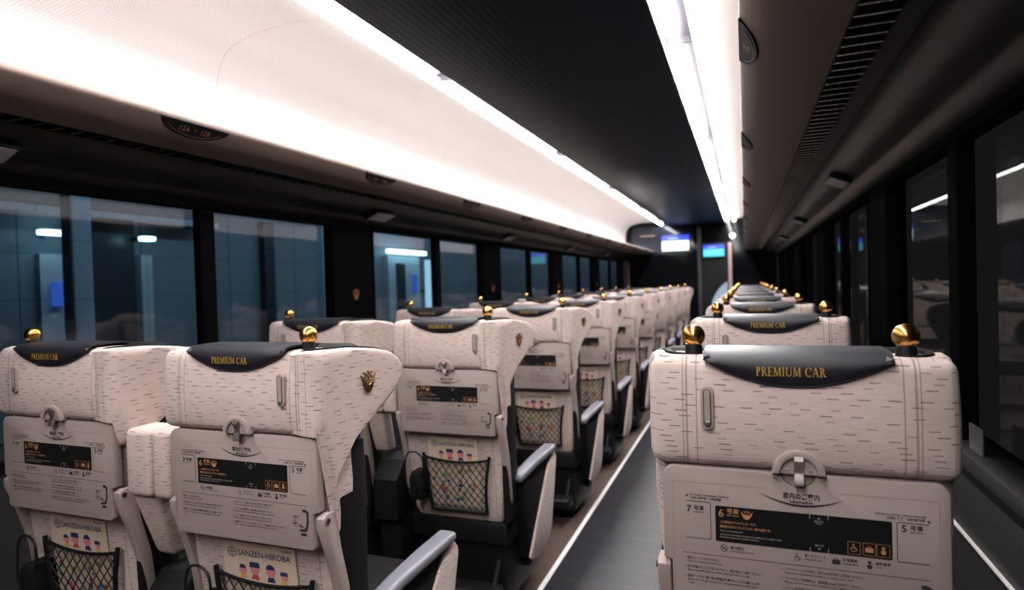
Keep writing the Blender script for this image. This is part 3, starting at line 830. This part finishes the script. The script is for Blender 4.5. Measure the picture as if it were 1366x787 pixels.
# ------------------------------------------------------------------ booklets in the pockets
def booklet_xf(x, z): return (x, shell_y(z) - .006, z)
def make_booklet():
    b = bmesh.new(); z0, z1 = .425, .697
    vs = []
    for z in (z0, z1):
        for d in (0, .004):
            vs += [b.verts.new((x, shell_y(z) - .0065 + d, z)) for x in (-.108, .104)]
    q = vs
    for f in ((0, 1, 5, 4), (2, 3, 7, 6), (0, 1, 3, 2), (4, 5, 7, 6), (0, 4, 6, 2), (1, 5, 7, 3)): b.faces.new([q[k] for k in f])
    root = put('booklet', to_mesh('booklet', b, PAPER))
    def lay(bm):
        for v in bm.verts: v.co.y = shell_y(v.co.z) - .0071 + v.co.y
        return bm
    t = bmesh.new(); text_bm(t, 'SANZEN-HIROBA', .0205, -.062, .6635, 0, width=.152, bold=.012); ring(-.079, .670, .0135, .0016, 0, t)
    ring(-.079, .670, .0095, .0012, 0, t); bar((-.079, .681), (-.079, .659), .002, 0, t); bar((-.090, .670), (-.068, .670), .002, 0, t)
    put('title_print', to_mesh('title_print', lay(t), NAVY), root)
    t = bmesh.new(); text_bm(t, 'Keihan', .0085, .065, .685, 0, width=.028); put('small_print', to_mesh('small_print', lay(t), INKG), root)
    heads = [(-.052, .628, .0105), (-.016, .633, .0135), (.030, .632, .0135), (.068, .625, .0095)]
    a, n_, r_, y_ = bmesh.new(), bmesh.new(), bmesh.new(), bmesh.new()
    for k, (x, z, s) in enumerate(heads):
        flat(circ(x, z, s, 14), -.0002, a)
        flat([(x - s * 1.15, z + s * .35), (x + s * 1.15, z + s * .35), (x + s * 1.0, z + s * 1.35), (x - s * 1.0, z + s * 1.35)] if k % 2 else circ(x, z + s * .45, s * .95, 12, 0, 180), -.0004, n_)
        flat([(x - s * .5, z - s * .85), (x + s * .5, z - s * .85), (x + s * .95, z - s * 1.8), (x - s * .95, z - s * 1.8)], -.0001, [y_, r_, n_, y_][k])
    put('pink_shapes', to_mesh('pink_shapes', lay(a), PINK), root); put('navy_shapes', to_mesh('navy_shapes', lay(n_), NAVY), root); put('red_shapes', to_mesh('red_shapes', lay(r_), REDP), root); put('yellow_shapes', to_mesh('yellow_shapes', lay(y_), YELP), root)
    rnd = random.Random(3)
    for nm, mt in (('blue_dots', BLUP), ('yellow_dots', YELP), ('green_dots', GRNP), ('scarlet_dots', REDP), ('dark_dots', NAVY)):
        t = bmesh.new()
        for _ in range(7): flat(circ(rnd.uniform(-.095, .09), rnd.uniform(.45, .575), rnd.uniform(.004, .010), 10), -.0003 - .0001 * rnd.random(), t)
        put(nm, to_mesh(nm, lay(t), mt), root)
    return root
bk = None
for kind, X, n in (('aisle', XA, 7), ('window', XW, 2)):
    for i in range(n):
        o = make_booklet() if bk is None else copy_tree(bk)
        if bk is None: bk = o
        o.location = (X, ROW0 + i * PITCH, 0)
        side = 'aisle seat' if kind == 'aisle' else 'window-side seat'
        tag(o, f'cream booklet with printed figures in the net pocket of the {ORD[i]} left {side}', 'booklet', 'booklets in the seat pockets')

# ------------------------------------------------------------------ the setting
def structure(name, bm, mat, angle=40): return put(name, to_mesh(name, bm, mat, angle), kind='structure')
XE = -.815                                      # white edge strip along the aisle
structure('floor', rbox(XL - .05, XR + .05, YB, YF + 1.2, -.06, 0), WOOD)
structure('floor_aisle', rbox(XE, -.20, YB, YF + .9, 0, .004), AISLE)
structure('trim_1', rbox(XE - .022, XE, YB, YF, 0, .006), STRIP)
structure('trim_2', rbox(-.20, -.178, YB, YF, 0, .006), STRIP)
structure('ceiling', rbox(XL - .05, XR + .05, YB, YF + 1.2, 2.42, 2.46), CEIL)
pe = -.297                                      # edge of the central panel
cb_ = rbox(mx(pe) + .004, pe - .004, YB, YF, 2.23, 2.30, .006, 2)
structure('ceiling_panel', cb_, CEIL)

COVEP = [(-.126, 1.020), (-.09, 1.028), (0, 1.042), (.10, 1.049), (.21, 1.044), (.32, 1.029), (.40, 1.004), (.455, .96), (.488, .87), (.502, .77), (.503, .62), (.48, .57), (.42, .55)]
for side in ('left', 'right'):
    f = (lambda x: x) if side == 'right' else mx
    p = [(f(x), z + H) for x, z in smoothpath(COVEP, 5)]
    structure(f'ceiling_cove_{side}', sweep(p, YB, YF, cuts=1, uv=True), COVE, 80)
    # closed body of the rack: lip, underside, moulding
    und = [(.43, .55), (.10, .532), (.004, .530), (0, .522), (.001, .512), (.016, .494), (.037, .478), (.06, .470), (.10, .468), (.192, .467)]
    p = [(f(x), z + H) for x, z in und]
    structure(f'luggage_rack_{side}', sweep(p, YB, YF), UNDER, 60)
    bp = [(.272, .467), (.276, .500), (.332, .492), (.343, .462), (.362, .438), (.39, .423), (.42, .414), (.45, .407), (.466, .399), (.472, .384), (.52, .372), (.56, .36)]
    p = [(f(x), z + H) for x, z in bp]
    structure(f'trim_{3 if side == "left" else 4}', sweep(p, YB, YF), UNDERD, 60)
    # recessed louvres
    g = empty('vent_grille', (f(.232), 4.5, H + .467)); tag(g, f'long dark slotted air grille under the {side} luggage rack', 'vent', 'air grilles under the racks')
    bx = bmesh.new()
    for (a0, a1, z0, z1) in ((-.042, .042, .030, .034), (-.042, -.038, 0, .034), (.038, .042, 0, .034)): rbox(a0, a1, YB - 4.5, YF - 4.5, z0, z1, 0, 1, bx)
    put('housing', to_mesh('housing', bx, BLK), g)
    path = []; y = YB + .1
    while y < YF - .1:
        path += [(y - 4.5 - .0042, .018)] + [(y - 4.5 + .0035 * math.cos(a), .0035 * math.sin(a)) for a in [math.radians(180 + 30 * q) for q in range(7)]] + [(y - 4.5 + .0042, .018)]; y += .0525
    sl = bmesh.new(); va = [sl.verts.new((-.038, *q)) for q in path]; vb = [sl.verts.new((.038, *q)) for q in path]
    for q in range(len(path) - 1): sl.faces.new((va[q], va[q + 1], vb[q + 1], vb[q])).material_index = 1 if max(path[q][1], path[q + 1][1]) < .001 else 0
    put('slats', to_mesh('slats', sl, [BLK, SLAT]), g)
    # strip light in its recess
    lt = empty('strip_light', (f(-.20), 4.5, H + 1.0)); tag(lt, f'long white double strip light along the {side} edge of the dark ceiling panel', 'ceiling light', 'strip lights')
    hb = bmesh.new(); dx = f(-.20)
    q = [(f(x) - dx, z) for x, z in ((pe, -.048), (pe, .030), (-.122, .030), (-.122, .022), (pe + .006, .022), (pe + .006, -.048))]
    b = sweep(q, YB - 4.5, YF - 4.5, close=True); put('housing', to_mesh('housing', b, HOUS, 20), lt)
    for nm, xc, hw, z in (('lamp_tube', -.259, .0185, .002), ('lamp_tube', -.157, .025, -.006)):
        y = YB
        ends = [YB, .72, 2.72, 4.72, 6.72, 8.72, 10.72, YF - .06]
        for y0, y1 in zip(ends, ends[1:]):
            half = [(f(xc + hw * math.cos(math.radians(a))) - dx, z - hw * .8 * math.sin(math.radians(a))) for a in range(0, 360, 20)]
            b = bmesh.new(); prism([(a, c) for a, c in half], y0 + .006 - 4.5, y1 - .006 - 4.5, 'y', 0, 1, b)
            put(nm, to_mesh(nm, b, TUBE if xc < -.2 else TUBEB), lt)
    for y in ends[1:-1]: put('joint_clip', to_mesh('joint_clip', rbox(f(-.21) - dx - .080, f(-.21) - dx + .076, y - 4.5 - .005, y - 4.5 + .005, -.010, .021), HOUS), lt)
    # end fitting lamps under the moulding
    for k, yy in enumerate((1.06, 3.05, 5.1, 7.15, 9.2)):
        if side == 'right' and k == 0: continue
        lx = f(.388)
        b = rbox(-.046, .046, -.10, .10, -.008, .012, .004, 2); o = put('lamp_cover', to_mesh('lamp_cover', b, UNDERD), None, (lx, yy, H + .408)); o.rotation_euler.y = math.radians(22) * (1 if side == 'right' else -1)
        put('lens', to_mesh('lens', rbox(-.038, .038, -.09, .09, -.0115, -.006, .002, 1), LENS), o)
        tag(o, f'small pale rectangular lamp cover, {ORD[k]} one under the {side} window moulding', 'lamp cover', 'lamp covers under the racks')

# number plates below the lip of the racks
def make_plate(side, textstr):
    f = 1 if side == 'right' else -1
    b = bmesh.new(); hl, dep = .124, .052
    arc = [(hl * math.cos(math.radians(a)), -dep * math.sin(math.radians(a)) ** 1.0) for a in range(0, 181, 10)]
    # local: length along x, depth downward z, facing -y
    prism(arc, -.004, .004, 'y', .0015, 1, b)
    me = to_mesh('plate', b, PANEL)
    t = bmesh.new(); text_bm(t, textstr, .024, 0, -.031, -.0045, 'CENTER')
    ringp = [(.100 * math.cos(math.radians(a)), -.0045, -.004 - .040 * math.sin(math.radians(a))) for a in range(20, 161, 10)]
    tube(ringp, .0009, 5, t)
    o = put('seat_number_plate', me); put('number_print', to_mesh('number_print', t, simple('copper_print', (.30, .16, .10), .4, .3)), o)
    if side == 'left': o.rotation_euler = (math.radians(45), 0, math.radians(90)); o.location.x = mx(.000)
    else: o.rotation_euler = (math.radians(45), 0, math.radians(-90)); o.location.x = .000
    return o
for side in ('left', 'right'):
    for k in range(10):
        n = 12 - k
        o = make_plate(side, f'{n}A ・ {n}B' if side == 'left' else f'{n}C')
        o.location.y = 1.44 + PITCH * k; o.location.z = H + .512
        lab = (f'dark half-moon plate reading 12A and 12B under the left cove' if (k == 0 and side == 'left') else f'dark half-moon seat number plate, {ORD[k]} along the {side} cove edge')
        tag(o, lab, 'number plate', 'half-moon seat number plates')

# side walls with window openings
P0, P1, MOD = 2.795, 3.15, 2.04
SILL, HEAD = .90, 1.635
win = 1
for side, X, sgn in (('left', XL, -1), ('right', XR, 1)):
    x0, x1 = sorted((X, X + sgn * .07))
    b = bmesh.new()
    rbox(x0, x1, YB, YF, 0, SILL - .06, 0, 1, b); rbox(x0, x1, YB, YF, HEAD, 2.42, 0, 1, b)
    k = -3
    segs = []
    while P0 + MOD * k < YF:
        a, c = P0 + MOD * k, P1 + MOD * k
        if c > YB: rbox(x0, x1, max(a, YB), min(c, YF), SILL - .06, HEAD, 0, 1, b)
        segs.append((c, a + MOD)); k += 1
    structure(f'wall_{side}', b, WALLD)
    lx0, lx1 = sorted((X - sgn * .012, X + sgn * .001))
    structure(f'wall_panel_{side}', rbox(lx0, lx1, YB, YF, .10, .80, .003, 1), WALLL)
    sx0, sx1 = sorted((X - sgn * .035, X + sgn * .06))
    structure(f'trim_{5 if side == "left" else 6}', rbox(sx0, sx1, YB, YF, .80, .842, .008, 2), WALLL)
    tx0, tx1 = sorted((X - sgn * .020, X - sgn * .010))
    structure(f'baseboard_{side}', rbox(tx0, tx1, YB, YF, 0, .11, .003, 1), WALLD)
    if side == 'right': structure('trim_7', rbox(tx0, tx1, YB, YF, .6155, .6205), STRIP)
    for a, c in segs:
        a2, c2 = max(a, YB), min(c, YF)
        if c2 - a2 < .2: continue
        g = rbox(*sorted((X + sgn * .040, X + sgn * .046)), a2, c2, SILL - .06, HEAD)
        w = structure(f'window_{win}', g, GLASSL if side == 'left' else GLASSR); win += 1
        fb = bmesh.new(); m = (a + c) / 2
        fx = sorted((X - sgn * .004, X + sgn * .039))
        rbox(*fx, m - .038, m + .038, SILL - .06, HEAD, .004, 1, fb)
        for yy in (a2, c2 - .02): rbox(*fx, yy, yy + .02, SILL - .06, HEAD, 0, 1, fb)
        rbox(*fx, a2, c2, HEAD - .015, HEAD, 0, 1, fb)
        put('window_frame', to_mesh('window_frame', fb, FRAMEM), w, kind='structure')
# gold emblems on the left wall pillars
for k in range(4):
    y = (P0 + P1) / 2 + MOD * k
    b = bmesh.new()
    for p in emblem_polys(0, 0, .030): prism(p, -.003, .003, 'y', 0, 1, b)
    o = put('wall_emblem', to_mesh('wall_emblem', b, simple('copper_emblem', (.55, .22, .08), .4, .3)))
    o.location = (XL + .004, y, 1.25); o.rotation_euler = (0, 0, math.radians(90))
    tag(o, f'small copper crown emblem on the {ORD[k]} dark pillar between the left windows', 'emblem', 'emblems on the left pillars')
# small notice plate low on the right wall
o = put('wall_notice', to_mesh('wall_notice', rbox(-.003, .003, -.045, .045, -.04, .04, .002, 1), simple('grey_notice', (.16, .155, .16), .5)), None, (XR - .004, 1.79, .865))
tag(o, 'small grey plate low on the dark right wall beside the nearest single seat', 'plate')

# bulkheads
b = bmesh.new()
rbox(XL, -.74, YF, YF + .05, 0, 2.42, 0, 1, b); rbox(-.24, XR, YF, YF + .05, 0, 2.42, 0, 1, b); rbox(-.74, -.24, YF, YF + .05, 1.92, 2.42, 0, 1, b)
structure('wall_front', b, BULK)
structure('wall_back', rbox(XL, XR, YB - .05, YB, 0, 2.42), BULK)
# navy panel over the left seats
o = structure('wall_panel_front', prism(rrect(-1.93, -.84, 1.72, 2.24, .10, 6), YF - .012, YF - .001, 'y', .004, 1), NAVYP)
o = structure('trim_9', rbox(-.775, -.715, YF - .03, YF + .01, 0, 2.23, .004, 1), simple('dark_post', (.03, .03, .034), .3))
o = structure('trim_10', rbox(-.262, -.205, YF - .03, YF + .01, 0, 1.90, .004, 1), JAMB)
o = structure('trim_11', rbox(XL + .02, XL + .075, YF - .06, YF - .001, 0, 1.64, .006, 1), WARMPOST)  # end post; the warm light on it is put into its colour
# sliding door; its round pane glows in place of the lit vestibule behind
db = bmesh.new(); rbox(-.715, -.262, YF + .02, YF + .045, 0, 1.92, 0, 1, db)
dr = structure('door_1', db, simple('door_grey', (.008, .0085, .011), .3, spec=.2))
cx, cz, R_ = .06, .70, .63
pts = [p for p in circ(cx, cz, R_, 60) if p[0] < -.285]
pts.sort(key=lambda p: p[1]); pts += [(-.285, pts[-1][1]), (-.285, pts[0][1])]
put('door_pane', to_mesh('door_pane', prism(pts, YF + .012, YF + .022, 'y'), DOORG), dr, kind='structure')

def screen(name, x0, x1, z0, z1, body, label, nlines):
    root = empty(name, ((x0 + x1) / 2, YF - .055, (z0 + z1) / 2)); w, h = (x1 - x0) / 2, (z1 - z0) / 2
    put('bezel', to_mesh('bezel', rbox(-w - .02, w + .02, -.012, .042, -h - .02, h + .02, .008, 2), BLK), root)
    put('display', to_mesh('display', prism(rrect(-w, w, -h, h * .30, .012, 3), -.0145, -.011, 'y'), body), root)
    put('header', to_mesh('header', prism(rrect(-w, w, h * .30, h, .012, 3), -.0145, -.011, 'y'), SCRB), root)
    t = bmesh.new()
    for k in range(nlines):
        z = h * (.10 - .34 * k); rbox(-w * .8, w * (.75 - .2 * (k % 2)), -.0155, -.0142, z - h * .05, z + h * .03, 0, 1, t)
    rbox(-w * .55, w * .2, -.0155, -.0142, h * .55, h * .72, 0, 1, t)
    put('screen_lines', to_mesh('screen_lines', t, SCRT), root)
    tag(root, label, 'screen', 'information screens')
screen('information_screen', -1.385, -.915, 1.795, 2.065, SCRW, 'bright information screen with blue header and white body left of the aisle end', 3)
screen('information_screen', -.675, -.325, 1.665, 1.865, SCRC, 'smaller information screen with blue header and cyan body above the end door', 3)
o = put('wall_sign', to_mesh('wall_sign', rbox(-.16, .16, -.006, .006, -.022, .022, .003, 1), BLK), None, (-1.64, YF - .02, 2.085))
t = bmesh.new()
for k in range(7): rbox(-.13 + k * .038, -.102 + k * .038, -.008, -.0055, -.010, .010, 0, 1, t)
put('sign_print', to_mesh('sign_print', t, simple('tan_print', (.42, .26, .17), .5)), o)
tag(o, 'narrow dark sign with tan marks left of the white screen', 'sign')
mt = Matrix.Rotation(PI / 2, 4, 'X')
b = bmesh.new(); bmesh.ops.create_cone(b, cap_ends=True, segments=24, radius1=.055, radius2=.06, depth=.03, matrix=mt)
o = put('spot_lamp', to_mesh('spot_lamp', b, BLK), None, (-.185, YF - .017, 2.015))
b = bmesh.new(); bmesh.ops.create_cone(b, cap_ends=True, segments=24, radius1=.046, radius2=.046, depth=.006, matrix=mt)
lz = put('lens', to_mesh('lens', b, SPOT), o); lz.location = (0, -.017, 0)
tag(o, 'small round white lamp beside the end door, under the right strip light', 'lamp')

# ------------------------------------------------------------------ the station outside the left windows
PXW = -6.0
structure('wall_station', rbox(PXW - .2, PXW, -6, 40, -1.2, 5), PWALL)
structure('floor_station', rbox(PXW, -2.5, -6, 40, -1.3, -1.15), simple('platform_floor', (.06, .075, .09), .5))
structure('ceiling_station', rbox(PXW - .2, -2.35, -6, 40, 3.4, 3.6), simple('platform_ceiling', (.03, .035, .04), .6))
structure('trim_12', rbox(PXW, PXW + .25, -6, 5.6, 2.07, 2.42), PBEAM)
structure('trim_13', rbox(PXW + .25, PXW + .27, -6, 5.6, 2.03, 2.09), PWALL2)
def thing(name, bm, mat, label, cat, group=None): return tag(put(name, to_mesh(name, bm, mat)), label, cat, group)
for k, (y0, y1, xx, lab) in enumerate(((3.05, 3.20, -4.5, 'seen through the nearest left window'), (5.87, 6.06, -4.5, 'at the right edge of the second left window pane'))):
    b = rbox(xx - .10, xx + .02, y0, y1, -1.15, 3.4, .01, 1); merge(b, rbox(xx - .13, xx + .05, y0 - .03, y1 + .03, -1.15, -.9))
    thing('platform_pillar', b, PPIL, f'pale blue station pillar {lab}', 'pillar', 'station pillars')
# doorways / recesses in the station wall
for k, (y0, y1, z0, z1, m) in enumerate(((4.10, 4.70, -1.15, 2.05, PDARK), (3.75, 4.06, -1.15, 1.68, PWALL2), (4.74, 4.87, -1.15, 1.70, PWALL2), (6.52, 6.70, -1.15, 2.2, PDARK), (9.50, 10.62, -1.15, 1.86, PWALL2), (9.75, 10.05, -1.15, 1.72, PDARK))):
    structure(f'wall_station_panel_{k + 1}', rbox(PXW, PXW + .04 + .02 * k, y0, y1, z0, z1), m)
def lamp(y0, y1, z, lab, x=PXW + .22, t=.045, mat=PLAMP):
    b = rbox(x - .05, x + .05, y0, y1, z - t / 2, z + t / 2, .01, 2); o = put('station_lamp', to_mesh('station_lamp', b, mat)); tag(o, lab, 'lamp', 'station lamps')
    put('bracket', to_mesh('bracket', rbox(PXW, x - .045, (y0 + y1) / 2 - .03, (y0 + y1) / 2 + .03, z - .02, z + .02), PDARK), o)
lamp(3.66, 3.97, 1.86, 'short white-blue lamp at the left edge of the nearest left window')
lamp(4.64, 4.77, 1.86, 'tiny white-blue lamp in the nearest left window, right of a dark doorway')
lamp(9.35, 10.65, 1.92, 'long pale blue lamp over the lit doorway in the third left window', t=.07)
lamp(10.72, 10.80, 1.2, 'narrow upright pale panel with built-in glow beside the doorway in the third left window', t=1.2, mat=PSTRP)  # pale wall panel, no lamp; its brightness is emitted by the material
for y0, y1, z0, z1, lab in ((3.84, 3.93, 1.20, 1.42, 'upright blue poster on the station wall in the nearest left window'), (10.32, 10.44, 1.18, 1.52, 'upright blue poster beside the doorway in the third left window')):
    b = rbox(PXW + .05, PXW + .17, y0, y1, z0, z1, .005, 1); o = put('poster', to_mesh('poster', b, PPOST)); tag(o, lab, 'poster', 'blue station posters')  # posters emit their own blue, with no lamp behind them

def area(name, loc, rot, sx, sy, e, col):
    l = bpy.data.lights.new(name, 'AREA'); l.shape = 'RECTANGLE'; l.size = sx; l.size_y = sy; l.energy = e; l.color = col
    o = bpy.data.objects.new(name, l); COL.objects.link(o); o.location = loc; o.rotation_euler = rot
    return o
area('platform_fill', (-3.3, 9, 3.35), (0, math.radians(28), 0), .4, 12, 62, (.58, .80, 1.0))  # unseen area lights added to brighten the station wall and pillars
area('platform_fill', (-4.3, 24, 3.35), (0, math.radians(25), 0), .4, 16, 52, (.58, .80, 1.0))

# ------------------------------------------------------------------ world, camera, view
w = bpy.data.worlds.new('World'); S.world = w; w.use_nodes = True
w.node_tree.nodes['Background'].inputs[0].default_value = (.0098, .0098, .0102, 1)
w.node_tree.nodes['Background'].inputs[1].default_value = 1.0
cam = bpy.data.cameras.new('Camera'); co = bpy.data.objects.new('Camera', cam); COL.objects.link(co); S.camera = co
FPX, yaw, pit, rol = 828.5136, .3592, -.0172, -.0291
cam.sensor_fit = 'HORIZONTAL'; cam.sensor_width = 36; cam.lens = FPX / 1366 * 36
cy, sy, cp, sp = math.cos(yaw), math.sin(yaw), math.cos(pit), math.sin(pit)
fw = Vector((-sy * cp, cy * cp, sp)); r0 = Vector((cy, sy, 0)); u0 = r0.cross(fw)
c, s = math.cos(rol), math.sin(rol)
r = c * r0 + s * u0; u = -s * r0 + c * u0
co.matrix_world = Matrix(((r.x, u.x, -fw.x, 0), (r.y, u.y, -fw.y, 0), (r.z, u.z, -fw.z, H), (0, 0, 0, 1)))
cam.clip_start = .02; cam.clip_end = 200
cam.dof.use_dof = True; cam.dof.focus_distance = 1.28; cam.dof.aperture_fstop = 3.2
vs = S.view_settings; S.display_settings.display_device = 'sRGB'
vs.view_transform = 'Standard'; vs.look = 'None'; vs.gamma = 1; vs.use_curve_mapping = False; vs.exposure = 1.38
S.cycles.use_denoising = True
S.cycles.max_bounces = 8; S.cycles.diffuse_bounces = 5; S.cycles.glossy_bounces = 4; S.cycles.transparent_max_bounces = 8
S.cycles.caustics_reflective = False; S.cycles.caustics_refractive = False
S.cycles.sample_clamp_indirect = 6
